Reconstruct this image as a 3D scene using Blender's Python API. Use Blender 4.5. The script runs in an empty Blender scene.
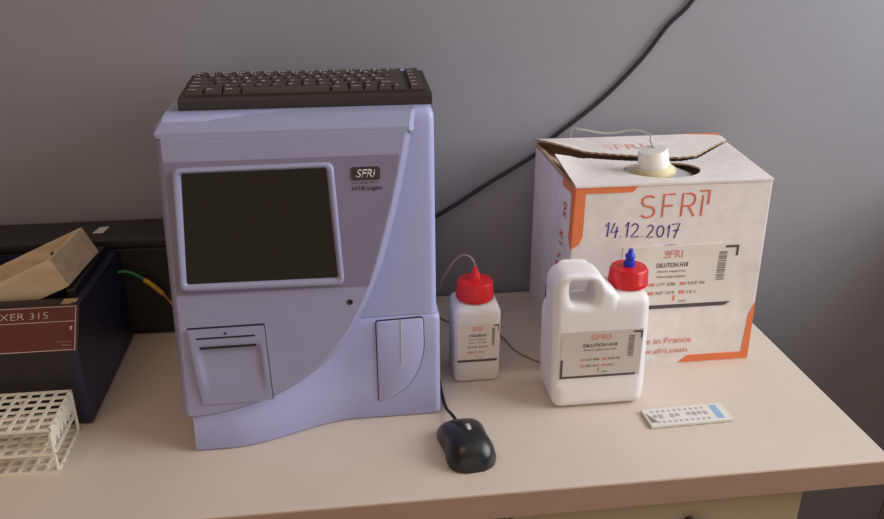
import bpy, bmesh, math, random
from mathutils import Vector, Matrix, Euler
random.seed(7)
R = math.radians
C = bpy.context.scene.collection
SC = bpy.context.scene

# ---------------------------------------------------------------- camera, world, lights, exposure
cd = bpy.data.cameras.new('camera')
cd.sensor_fit = 'HORIZONTAL'; cd.sensor_width = 36.0; cd.lens = 800 * 36.0 / 884
cd.clip_start = 0.01
cam = bpy.data.objects.new('camera', cd); C.objects.link(cam)
cam.location = (0, 0, 1.37); cam.rotation_euler = (R(90 - 23.5), 0, R(-7.2))
SC.camera = cam

w = bpy.data.worlds.new('world'); SC.world = w; w.use_nodes = True
bg = w.node_tree.nodes['Background']
bg.inputs[0].default_value = (1.0, 0.77, 0.58, 1); bg.inputs[1].default_value = 0.76

def area(name, loc, rot, sx, sy, power, col):
    l = bpy.data.lights.new(name, 'AREA'); l.shape = 'RECTANGLE'; l.size = sx; l.size_y = sy
    l.energy = power; l.color = col
    o = bpy.data.objects.new(name, l); C.objects.link(o); o.location = loc; o.rotation_euler = rot
    return o
# daylight entering through the window opening of the right wall
area('window_daylight', (1.72, 0.45, 1.80), (0, R(90), 0), 1.3, 1.3, 37, (0.86, 0.93, 1.0))
# added warm fill from above to lift the table-top shadows, no real fixture
area('warm_fill_light', (-.75, .15, 2.66), (0, 0, 0), 1.2, .6, 5.5, (1.0, 0.70, 0.44))

SC.view_settings.view_transform = 'Standard'; SC.view_settings.look = 'None'
SC.view_settings.exposure = 0.0; SC.view_settings.gamma = 1.0
SC.view_settings.use_curve_mapping = False

# ---------------------------------------------------------------- materials
def lin(c): return tuple((x / 255 / 12.92) if x / 255 <= .04045 else ((x / 255 + .055) / 1.055) ** 2.4 for x in c)
def mat(name, rgb, rough=.5, var=.06, scale=40, metal=0., bump=0., sss=0., spec=.5, trans=0., coat=0.):
    m = bpy.data.materials.new(name); m.use_nodes = True
    nt = m.node_tree; b = nt.nodes['Principled BSDF']; c = lin(rgb)
    n = nt.nodes.new('ShaderNodeTexNoise'); n.inputs['Scale'].default_value = scale; n.inputs['Detail'].default_value = 4
    tc = nt.nodes.new('ShaderNodeTexCoord'); nt.links.new(tc.outputs['Object'], n.inputs['Vector'])
    r = nt.nodes.new('ShaderNodeValToRGB')
    r.color_ramp.elements[0].position = .3; r.color_ramp.elements[1].position = .7
    r.color_ramp.elements[0].color = (*[max(0, x * (1 - var)) for x in c], 1)
    r.color_ramp.elements[1].color = (*[min(1, x * (1 + var)) for x in c], 1)
    nt.links.new(n.outputs['Fac'], r.inputs[0]); nt.links.new(r.outputs[0], b.inputs['Base Color'])
    b.inputs['Roughness'].default_value = rough; b.inputs['Metallic'].default_value = metal
    b.inputs['Specular IOR Level'].default_value = spec
    if coat: b.inputs['Coat Weight'].default_value = coat
    if sss:
        b.inputs['Subsurface Weight'].default_value = sss; b.inputs['Subsurface Radius'].default_value = (.02, .02, .02)
        b.inputs['Subsurface Scale'].default_value = 1.0
    if bump:
        bp = nt.nodes.new('ShaderNodeBump'); bp.inputs['Strength'].default_value = bump; bp.inputs['Distance'].default_value = .002
        nt.links.new(n.outputs['Fac'], bp.inputs['Height']); nt.links.new(bp.outputs[0], b.inputs['Normal'])
    if trans:
        out = nt.nodes['Material Output']
        t = nt.nodes.new('ShaderNodeBsdfTranslucent'); nt.links.new(r.outputs[0], t.inputs[0])
        mx = nt.nodes.new('ShaderNodeMixShader'); mx.inputs[0].default_value = trans
        nt.links.new(b.outputs[0], mx.inputs[1]); nt.links.new(t.outputs[0], mx.inputs[2]); nt.links.new(mx.outputs[0], out.inputs[0])
    return m

M = dict(
    wall=mat('grey_wall_paint', (143, 141, 147), .75, .03, 3, bump=.05),
    floor=mat('dark_floor', (58, 52, 52), .5, .1, 6),
    ceiling=mat('ceiling_white', (205, 203, 200), .9, .02, 3),
    plain=mat('side_wall_paint', (150, 145, 143), .8, .03, 3),
    frame=mat('window_frame_white', (225, 225, 225), .4, .02, 5),
    top=mat('beige_laminate', (213, 198, 184), .38, .02, 9),
    edge=mat('brown_edge_band', (184, 152, 134), .5, .03, 20),
    cabinet=mat('olive_beige_board', (192, 172, 142), .5, .03, 12),
    knob=mat('knob_brown', (80, 66, 55), .4, .05),
    shell=mat('lilac_grey_plastic', (154, 155, 187), .36, .015, 30),
    body=mat('lavender_plastic', (170, 174, 216), .40, .015, 30),
    overlay=mat('mauve_overlay', (132, 124, 150), .5, .015, 30),
    gap=mat('dark_gap', (34, 30, 34), .8),
    screen=mat('screen_glass', (14, 10, 7), .15, .05, spec=.3),
    badge=mat('badge_black', (44, 40, 44), .4),
    badgetxt=mat('badge_silver', (205, 205, 205), .4),
    ink=mat('purple_black_ink', (62, 52, 72), .6),
    kb=mat('keyboard_black', (42, 37, 35), .45, .05),
    key=mat('key_dark_brown', (62, 55, 52), .45, .05),
    legend=mat('key_legend_grey', (190, 182, 175), .6),
    mouse=mat('mouse_black', (34, 34, 36), .28, .05),
    mouse_side=mat('mouse_side_black', (22, 22, 24), .4, .05),
    silver=mat('silver_mark', (200, 200, 200), .3),
    cable=mat('black_cable', (30, 28, 30), .5),
    hdpe=mat('white_hdpe', (248, 245, 245), .35, .01, 20, sss=.2, trans=.10),
    hdpe2=mat('clear_hdpe', (240, 237, 233), .35, .01, 20, sss=.2, trans=.12),
    red=mat('red_cap', (212, 24, 30), .38, .04),
    blue=mat('blue_nipple', (40, 50, 190), .4, .04),
    paper=mat('label_paper', (226, 219, 212), .6, .02, 30),
    paper2=mat('label_paper_grey', (205, 196, 190), .6, .02, 30),
    lred=mat('label_red', (222, 136, 124), .6),
    faint=mat('faded_red_print', (226, 172, 162), .7),
    lredf=mat('label_red_bold', (214, 70, 55), .6),
    lgrey=mat('label_grey', (132, 126, 124), .6),
    ldark=mat('label_dark', (82, 76, 78), .6),
    carton=mat('white_carton', (232, 224, 219), .8, .05, 60, bump=.1),
    cartonin=mat('kraft_carton', (176, 146, 118), .85, .06, 60, bump=.1),
    orange=mat('orange_print', (232, 126, 76), .7, .05, 80),
    sfri=mat('sfri_orange_print', (226, 118, 92), .7),
    pen=mat('pen_blue', (48, 52, 130), .6),
    foil=mat('silver_foil', (205, 205, 208), .32, .1, 20, metal=.6),
    capw=mat('white_spout', (240, 238, 232), .35, .02),
    ring=mat('yellowed_spout_ring', (225, 214, 170), .4, .03),
    tube=mat('clear_tube', (212, 208, 200), .3, .03),
    tubed=mat('grey_tube', (150, 135, 118), .4, .03),
    navy=mat('navy_enamel', (27, 32, 62), .4, .06, 30),
    dark=mat('black_panel', (36, 32, 33), .5, .06, 30),
    maroon=mat('maroon_plate', (98, 36, 36), .5, .05, 30),
    plline=mat('plate_lettering', (205, 190, 185), .6),
    tan=mat('tan_tape', (190, 165, 120), .7),
    unit=mat('black_unit_case', (50, 47, 46), .5, .06, 30),
    unitf=mat('black_unit_front', (20, 18, 18), .5, .06, 30),
    sticker=mat('white_sticker', (215, 215, 212), .6),
    rack=mat('ivory_rack', (236, 228, 212), .45, .02),
    green=mat('green_wire', (50, 130, 80), .5),
    yellow=mat('yellow_sleeve', (205, 165, 50), .5),
    slide=mat('white_slide', (222, 220, 212), .25, .02),
    slideb=mat('blue_slide_end', (140, 178, 212), .4),
    pink=mat('faded_pink_print', (176, 158, 166), .6),
)
def wood_mat():
    m = bpy.data.materials.new('pale_pine'); m.use_nodes = True; nt = m.node_tree; b = nt.nodes['Principled BSDF']
    tc = nt.nodes.new('ShaderNodeTexCoord'); mp = nt.nodes.new('ShaderNodeMapping'); mp.inputs['Scale'].default_value = (3, 30, 30)
    n = nt.nodes.new('ShaderNodeTexNoise'); n.inputs['Scale'].default_value = 2.2; n.inputs['Detail'].default_value = 6
    r = nt.nodes.new('ShaderNodeValToRGB')
    r.color_ramp.elements[0].position = .35; r.color_ramp.elements[0].color = (*lin((212, 186, 152)), 1)
    r.color_ramp.elements[1].position = .65; r.color_ramp.elements[1].color = (*lin((230, 212, 184)), 1)
    nt.links.new(tc.outputs['Object'], mp.inputs[0]); nt.links.new(mp.outputs[0], n.inputs['Vector'])
    nt.links.new(n.outputs['Fac'], r.inputs[0]); nt.links.new(r.outputs[0], b.inputs['Base Color']); b.inputs['Roughness'].default_value = .7
    return m
M['wood'] = wood_mat()
def stained_carton():
    m = M['carton']; nt = m.node_tree; b = nt.nodes['Principled BSDF']
    old = b.inputs['Base Color'].links[0].from_socket
    n = nt.nodes.new('ShaderNodeTexNoise'); n.inputs['Scale'].default_value = 14; n.inputs['Detail'].default_value = 5
    tc = nt.nodes.new('ShaderNodeTexCoord'); nt.links.new(tc.outputs['Object'], n.inputs['Vector'])
    r = nt.nodes.new('ShaderNodeValToRGB'); r.color_ramp.elements[0].position = .52; r.color_ramp.elements[1].position = .75
    r.color_ramp.elements[0].color = (0, 0, 0, 1); r.color_ramp.elements[1].color = (.45, .45, .45, 1)
    mx = nt.nodes.new('ShaderNodeMixRGB'); mx.inputs[2].default_value = (*lin((196, 188, 184)), 1)
    nt.links.new(n.outputs['Fac'], r.inputs[0]); nt.links.new(r.outputs[0], mx.inputs[0]); nt.links.new(old, mx.inputs[1])
    nt.links.new(mx.outputs[0], b.inputs['Base Color'])
stained_carton()

# ---------------------------------------------------------------- helpers
def wloc(o):
    v = Vector((0, 0, 0))
    while o is not None:
        v += o.location; o = o.parent
    return v
def link_mesh(name, me, m, parent=None, smooth=False):
    """me in world coordinates; parents are only translated"""
    if parent is not None: me.transform(Matrix.Translation(-wloc(parent)))
    for x in (m if isinstance(m, (list, tuple)) else [m]): me.materials.append(M[x])
    if smooth:
        for p in me.polygons: p.use_smooth = True
    o = bpy.data.objects.new(name, me); C.objects.link(o)
    if parent is not None: o.parent = parent
    return o
def obj(name, bm, m, parent=None, smooth=False, angle=None):
    bmesh.ops.recalc_face_normals(bm, faces=bm.faces[:])
    me = bpy.data.meshes.new(name); bm.to_mesh(me); bm.free()
    o = link_mesh(name, me, m, parent, smooth)
    if angle is not None:
        me.polygons.foreach_set('use_smooth', [True] * len(me.polygons))
        me.set_sharp_from_angle(angle=R(angle))
    return o
def thing(name, label, cat, loc, group=None):
    o = bpy.data.objects.new(name, None); C.objects.link(o); o.location = loc; o.empty_display_size = .02
    return tag(o, label, cat, group)
def tag(o, label, cat, group=None):
    o['label'] = label; o['category'] = cat
    if group: o['group'] = group
    return o
def struct(name, bm, m):
    o = obj(name, bm, m); o['kind'] = 'structure'; return o
def BM(): return bmesh.new()
def box(bm, x0, x1, y0, y1, z0, z1, bev=0, seg=2, mat4=None, mi=0):
    t = bmesh.new()
    bmesh.ops.create_cube(t, size=1)
    for v in t.verts: v.co = Vector(((x0 + x1) / 2 + v.co.x * (x1 - x0), (y0 + y1) / 2 + v.co.y * (y1 - y0), (z0 + z1) / 2 + v.co.z * (z1 - z0)))
    if bev: bmesh.ops.bevel(t, geom=t.edges[:], offset=bev, segments=seg, affect='EDGES', profile=.5)
    if mat4 is not None: t.transform(mat4)
    merge(bm, t, mi)
def merge(bm, t, mi=0):
    for f in t.faces: f.material_index = mi
    me = bpy.data.meshes.new('tmp'); t.to_mesh(me); t.free(); bm.from_mesh(me); bpy.data.meshes.remove(me)
def lathe(bm, prof, cx, cy, n=40, mat4=None, ribs=0, ribd=0., ribz=None):
    t = bmesh.new(); rows = []
    for r, z in prof:
        row = []
        for i in range(n):
            a = 2 * math.pi * i / n; rr = r
            if ribs and ribz[0] <= z <= ribz[1]: rr = r + ribd * (1 if (i * ribs // n) % 2 == 0 and (i * 2 * ribs // n) % 2 == 0 else 0)
            row.append(t.verts.new((rr * math.cos(a), rr * math.sin(a), z)))
        rows.append(row)
    for a, b in zip(rows, rows[1:]):
        for i in range(n): t.faces.new((a[i], a[(i + 1) % n], b[(i + 1) % n], b[i]))
    t.faces.new(rows[0]); t.faces.new(rows[-1])
    if mat4 is not None: t.transform(mat4)
    t.transform(Matrix.Translation((cx, cy, 0)))
    merge(bm, t)
def loft(bm, rings):
    t = bmesh.new(); rs = [[t.verts.new(p) for p in r] for r in rings]; n = len(rings[0])
    for a, b in zip(rs, rs[1:]):
        for i in range(n): t.faces.new((a[i], a[(i + 1) % n], b[(i + 1) % n], b[i]))
    t.faces.new(rs[0]); t.faces.new(rs[-1]); merge(bm, t)
def smooth_path(pts, n=10):
    P = [Vector(p) for p in pts]; P = [P[0]] + P + [P[-1]]; out = []
    for i in range(1, len(P) - 2):
        p0, p1, p2, p3 = P[i - 1:i + 3]
        for k in range(n):
            t = k / n
            out.append(.5 * ((2 * p1) + (p2 - p0) * t + (2 * p0 - 5 * p1 + 4 * p2 - p3) * t * t + (3 * p1 - p0 - 3 * p2 + p3) * t ** 3))
    out.append(P[-2]); return out
def tube(bm, pts, r, sides=10, smooth=True):
    path = smooth_path(pts) if smooth else [Vector(p) for p in pts]
    t = bmesh.new(); rows = []; up = Vector((0, 0, 1)); nrm = None
    for i, p in enumerate(path):
        d = (path[min(i + 1, len(path) - 1)] - path[max(i - 1, 0)]).normalized()
        if nrm is None:
            nrm = d.cross(up)
            if nrm.length < 1e-3: nrm = d.cross(Vector((1, 0, 0)))
        nrm = (nrm - d * nrm.dot(d)).normalized(); b = d.cross(nrm)
        rows.append([t.verts.new(p + r * (math.cos(2 * math.pi * k / sides) * nrm + math.sin(2 * math.pi * k / sides) * b)) for k in range(sides)])
    for a, b in zip(rows, rows[1:]):
        for k in range(sides): t.faces.new((a[k], a[(k + 1) % sides], b[(k + 1) % sides], b[k]))
    t.faces.new(rows[0]); t.faces.new(rows[-1]); merge(bm, t)
def prism(bm, front, back):
    """two matching loops joined by sides"""
    loft(bm, [front, back])
def offset_poly(pts, d):
    n = len(pts); out = []
    area2 = sum(pts[i][0] * pts[(i + 1) % n][1] - pts[(i + 1) % n][0] * pts[i][1] for i in range(n))
    s = 1 if area2 > 0 else -1
    for i in range(n):
        p0, p1, p2 = Vector(pts[i - 1]), Vector(pts[i]), Vector(pts[(i + 1) % n])
        a = (p1 - p0).normalized(); b = (p2 - p1).normalized()
        na = Vector((a.y, -a.x)) * s; nb = Vector((b.y, -b.x)) * s
        m = (na + nb); m = m / max(.35, m.dot(na)) if m.length > 1e-6 else na
        out.append(p1 + m * d)
    return [(v.x, v.y) for v in out]
def round_poly(pts, r, n=5):
    out = []; k = len(pts); rr = r if isinstance(r, (list, tuple)) else [r] * k
    for i in range(k):
        p0, p1, p2 = Vector(pts[i - 1]), Vector(pts[i]), Vector(pts[(i + 1) % k])
        if rr[i] <= 0: out.append(tuple(p1)); continue
        a = p1 + (p0 - p1).normalized() * min(rr[i], (p0 - p1).length * .49); b = p1 + (p2 - p1).normalized() * min(rr[i], (p2 - p1).length * .49)
        for j in range(n + 1):
            t = j / n; q = a * (1 - t) ** 2 + p1 * 2 * t * (1 - t) + b * t * t; out.append((q.x, q.y))
    return out
def text_mesh(s, w, h, bold=0., thick=.0003, shear=0.):
    """mesh of text fitted to a w x h box with its lower left at the origin, in the XY plane"""
    cu = bpy.data.curves.new('t', 'FONT'); cu.body = s; cu.extrude = 0; cu.offset = bold; cu.shear = shear; cu.resolution_u = 3
    o = bpy.data.objects.new('t', cu); C.objects.link(o)
    dg = bpy.context.evaluated_depsgraph_get(); me = bpy.data.meshes.new_from_object(o.evaluated_get(dg))
    bpy.data.objects.remove(o); bpy.data.curves.remove(cu)
    xs = [v.co.x for v in me.vertices]; ys = [v.co.y for v in me.vertices]
    sx = w / (max(xs) - min(xs)); sy = h / (max(ys) - min(ys)) if h else sx
    for v in me.vertices: v.co = Vector(((v.co.x - min(xs)) * sx, (v.co.y - min(ys)) * sy, 0))
    t = bmesh.new(); t.from_mesh(me); bpy.data.meshes.remove(me)
    r = bmesh.ops.extrude_face_region(t, geom=t.faces[:])
    for g in r['geom']:
        if isinstance(g, bmesh.types.BMVert): g.co.z += thick
    return t
FRONT = Matrix.Rotation(R(90), 4, 'X')           # XY plane -> XZ plane facing -Y
def text_front(bm, s, x, y, z, w, h, **k):
    t = text_mesh(s, w, h, **k); t.transform(Matrix.Translation((x, y, z)) @ FRONT); merge(bm, t)
def plate(bm, pts, y0, y1):
    """flat polygon pts (x, z) with its front at y0 and its back at y1"""
    prism(bm, [(x, y0, z) for x, z in pts], [(x, y1, z) for x, z in pts])
def rect(x0, x1, z0, z1): return [(x0, z0), (x1, z0), (x1, z1), (x0, z1)]

T = .75          # height of the table top
WY = 1.262       # back wall

# ---------------------------------------------------------------- setting
b = BM(); box(b, -2.3, 1.86, WY, WY + .12, 0, 2.7); struct('wall_back', b, 'wall')
b = BM(); box(b, -2.42, -2.3, -2.2, WY + .12, 0, 2.7); struct('wall_left', b, 'plain')
b = BM(); box(b, -2.42, 1.86, -2.2, WY + .12, -.1, 0); struct('floor', b, 'floor')
b = BM(); box(b, -2.42, 1.86, -2.2, WY + .12, 2.7, 2.8); struct('ceiling', b, 'ceiling')
WX = 1.70
b = BM()
box(b, WX, WX + .16, -2.2, -.25, 0, 2.7); box(b, WX, WX + .16, 1.12, WY, 0, 2.7)
box(b, WX, WX + .16, -.25, 1.12, 0, 1.1); box(b, WX, WX + .16, -.25, 1.12, 2.48, 2.7)
struct('wall_right', b, 'plain')
b = BM(); box(b, 1.13, WX, -.6, WY, 0, .98, .004); struct('shade_ledge_1', b, 'plain')  # added unseen ledge, blocks window light from the lower right of the back wall
b = BM()
for a in ((-.25, -.20, 1.1, 2.48), (1.07, 1.12, 1.1, 2.48), (-.20, 1.07, 1.1, 1.15), (-.20, 1.07, 2.43, 2.48), (.42, .45, 1.15, 2.43)):
    box(b, WX + .03, WX + .09, a[0], a[1], a[2], a[3], .004)
struct('window_1', b, 'frame')

# ---------------------------------------------------------------- table top and drawer cabinet
desk = thing('worktop', 'long beige laminate table top with a brown front edge along the wall', 'table', (-.2, .99, 0))
b = BM(); box(b, -1.0, .653, .7305, 1.255, T - .035, T, .0012); obj('tabletop', b, 'top', desk)
b = BM(); box(b, -1.0, .653, .728, .7305, T - .035, T - .0006); obj('edge_band', b, 'edge', desk)
b = BM(); box(b, -1.0, -.97, .76, 1.24, 0, T - .035); obj('side_panel', b, 'cabinet', desk)
cab = thing('drawer_cabinet', 'beige drawer cabinet with a round knob under the table top', 'cabinet', (.36, 1.0, 0))
b = BM(); box(b, .176, .556, .762, 1.24, 0, T - .0352, .0015); obj('body', b, 'cabinet', cab)
for z0, z1 in ((.60, .712), (.36, .595), (.06, .355)):
    b = BM(); box(b, .179, .553, .744, .762, z0, z1, .002); dr = obj('drawer', b, 'cabinet', cab)
    b = BM(); lathe(b, [(.006, 0), (.006, .012), (.014, .016), (.015, .022), (.011, .027)], 0, 0, 24, Matrix.Translation((.405, .744, (z0 + z1) / 2 + .016)) @ Matrix.Rotation(R(90), 4, 'X'))
    obj('knob', b, 'knob', dr, angle=40)

# ---------------------------------------------------------------- analyser
an = thing('blood_analyser', 'lavender and grey benchtop blood analyser with a dark screen and swooping front panel', 'analyser', (-.05, 1.03, T))
def sst(a, c, x): t = min(1, max(0, (x - a) / (c - a))); return t * t * (3 - 2 * t)
def body_front(x, z):
    s = sst(-.16, .0, x); base = .858 + s * (.902 - .858); lean = .143 + s * (.064 - .143)
    return base + lean * (z - .755)
def body_ring(z, xl, xr, yo, back, r=.009):
    pts = []; xs = [xl + (xr - xl - r) * i / 24 for i in range(25)]
    for x in xs: pts.append((x, body_front(x, z) + yo, z))
    yf = body_front(xr, z) + yo
    for i in range(1, 7):
        a = R(90 * i / 6); pts.append((xr - r + r * math.sin(a), yf + r - r * math.cos(a), z))
    pts += [(xr, back, z), (xl, back, z)]
    return pts
b = BM()
zs = [.8955 + (1.146 - .8955) * i / 8 for i in range(9)]
rings = [body_ring(z, -.201, .1085 - .001 * (z - .9), 0, 1.195) for z in zs]
for i in range(1, 6):
    a = R(90 * i / 5); q = .012
    rings.append([(p[0] - (1 - math.cos(a)) * q * .6 * (1 if p[0] > .09 else 0), p[1] + (1 - math.cos(a)) * q * (1 if p[1] < 1.1 else -1), 1.146 + math.sin(a) * .0128) for p in rings[8]])
loft(b, rings); obj('upper_housing', b, 'body', an, angle=45)
b = BM()
zs = [.7510, .7535, .80, .85, .889, .893, .895]
ins = [.002, 0, 0, 0, 0, .0015, .003]
loft(b, [body_ring(z, -.2015, .1125 - q, -.0035 + q, 1.195) for z, q in zip(zs, ins)]); obj('lower_housing', b, 'body', an, angle=45)
for x, y in ((-.17, .90), (-.17, 1.16), (.08, .94), (.08, 1.16)):
    b = BM(); lathe(b, [(.012, T), (.012, .7512)], x, y, 16); obj('rubber_foot', b, 'gap', an)
# raised front shell with the swoosh edge
K = .143
def SY(z, off=0): return .853 + K * (z - .78) + off
ridge = [(.0828, 1.150), (.0768, 1.1331), (.0700, 1.0988), (.0605, 1.0581), (.0500, 1.0202), (.0360, .9743), (.0190, .9346), (-.0038, .8943), (-.0310, .8619), (-.0683, .8335), (-.1062, .8147), (-.1497, .8022), (-.185, .7965)]
rp = [(v.x, v.y) for v in [Vector(p) for p in smooth_path([(a, c, 0) for a, c in ridge], 4)]]
outl = [(-.2085, 1.1445)] + [(.0795, 1.1445)] + [p for p in rp if p[1] < 1.139] + [(-.2045, .7955), (-.2085, .7985), (-.2115, .806)]
inn = offset_poly(outl, -.0062)
out2 = offset_poly(outl, .0030)
b = BM()
def S3(pts, off): return [(x, SY(z, off), z) for x, z in pts]
def shell_top(pts, off, lim):   # keep the top edge as a chamfer
    return [(x, SY(z, off), min(z, lim)) for x, z in pts]
loft(b, [S3(inn, -.0), S3(offset_poly(outl, -.0045), .0012), S3(offset_poly(outl, -.001), .0050), S3(offset_poly(outl, .0018), .0105), S3(out2, .016), [(x, SY(z, .06), z) for x, z in out2]])
obj('front_shell', b, 'shell', an, angle=28)
b = BM()   # sloping strip above the shell
x0, x1 = -.2105, .0790
prof = [(SY(1.1378, .0002), 1.1378), (SY(1.1430, .0002), 1.1430), (.918, 1.1550), (.925, 1.1580), (.94, 1.1590), (1.19, 1.1590), (1.19, 1.13), (SY(1.13, .01), 1.13)]
insl = [.0035, .0015, .009, .012, .013, .013, .013, .0035]
loft(b, [[(x0 + q, y, z) for (y, z), q in zip(prof, insl)], [(x1 - .0035 + .45 * q, y, z) for (y, z), q in zip(prof, insl)], [(x1 + .0022 + .45 * q, min(y + .007, 1.192), z - .0003) for (y, z), q in zip(prof, insl)]])
obj('top_cover', b, 'shell', an, angle=25)
# darker surround printed round the screen
ovl = round_poly([(-.2035, .9552), (.0240, .9560), (.0688, 1.1115), (-.2025, 1.1115)], [.006, .006, .006, .006])
mid = [p for p in rp if .958 < p[1] < 1.11]
ov = [(-.2035, .9552)] + [(mid[-1][0] - .0095, .9558)] + [(p[0] - .0085, p[1]) for p in mid[::-1]] + [(.0625, 1.1118), (-.2020, 1.1112)]
b = BM(); prism(b, S3(ov, -.0006), S3(ov, .002)); obj('screen_surround', b, 'overlay', an)
bo = round_poly([(-.1995, .9605), (-.0065, .9585), (-.0125, 1.1062), (-.1945, 1.1050)], .010)
bi = round_poly([(-.1905, .9692), (-.0145, .9683), (-.0214, 1.0990), (-.1840, 1.0982)], .003)
b = BM()
t = bmesh.new()
rr = [S3(offset_poly(bo, 0), .001), S3(offset_poly(bo, -.0012), -.0040), S3(offset_poly(bo, -.0030), -.0052), S3(offset_poly(bi, .0022), -.0046), S3(bi, -.0012), S3(bi, .004)]
vs = [[t.verts.new(p) for p in r] for r in rr]
for A, B in zip(vs, vs[1:]):
    for i in range(len(A)): t.faces.new((A[i], A[(i + 1) % len(A)], B[(i + 1) % len(A)], B[i]))
merge(b, t); obj('screen_bezel', b, 'shell', an, angle=50)
sc = offset_poly(bi, .001)
b = BM(); prism(b, S3(sc, -.0009), S3(sc, .002)); obj('screen', b, 'screen', an)
# badge and model name
def on_shell(bm, s, x, z, w_, h_, off=-.0010, **k):
    t = text_mesh(s, w_, h_, **k)
    t.transform(Matrix.Translation((x, SY(z, off), z)) @ Matrix.Rotation(R(90) - math.atan(K), 4, 'X')); merge(bm, t)
b = BM(); bp_ = round_poly(rect(.0070, .0405, 1.0836, 1.0988), .003); prism(b, S3(bp_, -.0016), S3(bp_, .001)); bd = obj('badge', b, 'badge', an)
b = BM(); on_shell(b, 'SFRi', .0125, 1.0868, .0225, .0095, -.0018, shear=.25, bold=.01); obj('lettering', b, 'badgetxt', bd)
b = BM(); on_shell(b, 'H18 Light', .0080, 1.0705, .0345, .0062, bold=.008); on_shell(b, 'Haematology analyser', .0078, 1.0798, .0315, .0016)
obj('model_name', b, 'ink', an)
b = BM(); lathe(b, [(.0035, 0), (.0035, .0008)], 0, 0, 20, Matrix.Translation((-.0018, SY(.9363), .9363)) @ Matrix.Rotation(R(90) - math.atan(K), 4, 'X')); obj('indicator_hole', b, 'gap', an)
# printer door
dp = [(-.1867, .8169), (-.1023, .8171), (-.1059, .9136), (-.1949, .9129)]
b = BM(); g = offset_poly(dp, .0009); g[2] = (g[2][0], g[2][1] + .0012); g[3] = (g[3][0], g[3][1] + .0012)
g = [(g[0][0], g[0][1] + .001), (g[1][0], g[1][1] + .001), g[2], g[3]]
prism(b, S3(g, -.0004), S3(g, .002)); pdoor_gap = obj('door_gap', b, 'gap', an)
def dq(u, v):   # 0..1 across and up the door
    a = Vector(dp[0]).lerp(Vector(dp[1]), u); c = Vector(dp[3]).lerp(Vector(dp[2]), u); q = a.lerp(c, v); return (q.x, q.y)
pd = BM()
rows_ = []
NU, NV = 40, 24
t = bmesh.new()
def door_h(u, v):
    edge = .0042
    inner = sst(.06, .10, u) * (1 - sst(.90, .94, u)) if v < .80 else 0
    inner *= 1 - sst(.70, .80, v)
    dep = inner * .0034 * sst(.0, .55, v)
    rail = .0012 * (math.exp(-((u - .095) / .03) ** 2) + math.exp(-((u - .915) / .03) ** 2)) * sst(.02, .5, v) * (1 - sst(.72, .80, v))
    return -(edge * (.45 + .55 * sst(0, .4, v)) - dep + rail)
gv = [[None] * (NV + 1) for _ in range(NU + 1)]
for i in range(NU + 1):
    for j in range(NV + 1):
        x, z = dq(i / NU, j / NV); gv[i][j] = t.verts.new((x, SY(z, door_h(i / NU, j / NV)), z))
for i in range(NU):
    for j in range(NV): t.faces.new((gv[i][j], gv[i + 1][j], gv[i + 1][j + 1], gv[i][j + 1]))
r_ = bmesh.ops.extrude_edge_only(t, edges=[e for e in t.edges if e.is_boundary])
for q in r_['geom']:
    if isinstance(q, bmesh.types.BMVert): q.co.y = SY(q.co.z, .001)
merge(pd, t); pdo = obj('printer_door', pd, 'shell', an, angle=60)
for (u0, u1, v0, v1) in ((.09, .87, .885, .905), (.12, .87, .755, .782)):
    b = BM(); q = [dq(u0, v0), dq(u1, v0), dq(u1, v1), dq(u0, v1)]; o_ = -.0046
    prism(b, S3(q, o_), S3(q, -.001)); obj('paper_slot', b, 'gap', pdo)
b = BM(); x, z = dq(.485, .945); lathe(b, [(.0016, 0), (.0016, .0007)], 0, 0, 14, Matrix.Translation((x, SY(z, -.0042), z)) @ Matrix.Rotation(R(82), 4, 'X')); obj('indicator', b, 'gap', pdo)
# sample flap on the right
def BF(x, z): return body_front(x, z) - .0035
fp = round_poly([(.0297, .8910), (.0297, .7760), (.050, .7822), (.0690, .7960), (.0830, .8185), (.0903, .8480), (.0900, .8928)], [.003, .004, .01, .012, .012, .01, .004], 4)
b = BM(); g = offset_poly(fp, .0011); prism(b, [(x, BF(x, z) - .0006, z) for x, z in g], [(x, BF(x, z) + .002, z) for x, z in g]); obj('flap_gap', b, 'gap', an)
b = BM(); g = offset_poly(fp, -.0012)
def flap_y(x, z): return BF(x, z) - .0030 + .0042 * sst(.815, .785, z) * 0
loft(b, [[(x, flap_y(x, z), z) for x, z in g], [(x, BF(x, z) - .0018, z) for x, z in fp], [(x, BF(x, z) + .001, z) for x, z in fp]]); fl = obj('sample_flap', b, 'body', an, angle=50)
b = BM(); prism(b, [(x, BF(x, z) - .0040, z) for x, z in rect(.0610, .0620, .830, .892)], [(x, BF(x, z) - .002, z) for x, z in rect(.0610, .0620, .830, .892)]); obj('ridge_line', b, 'badgetxt', fl)

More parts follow.
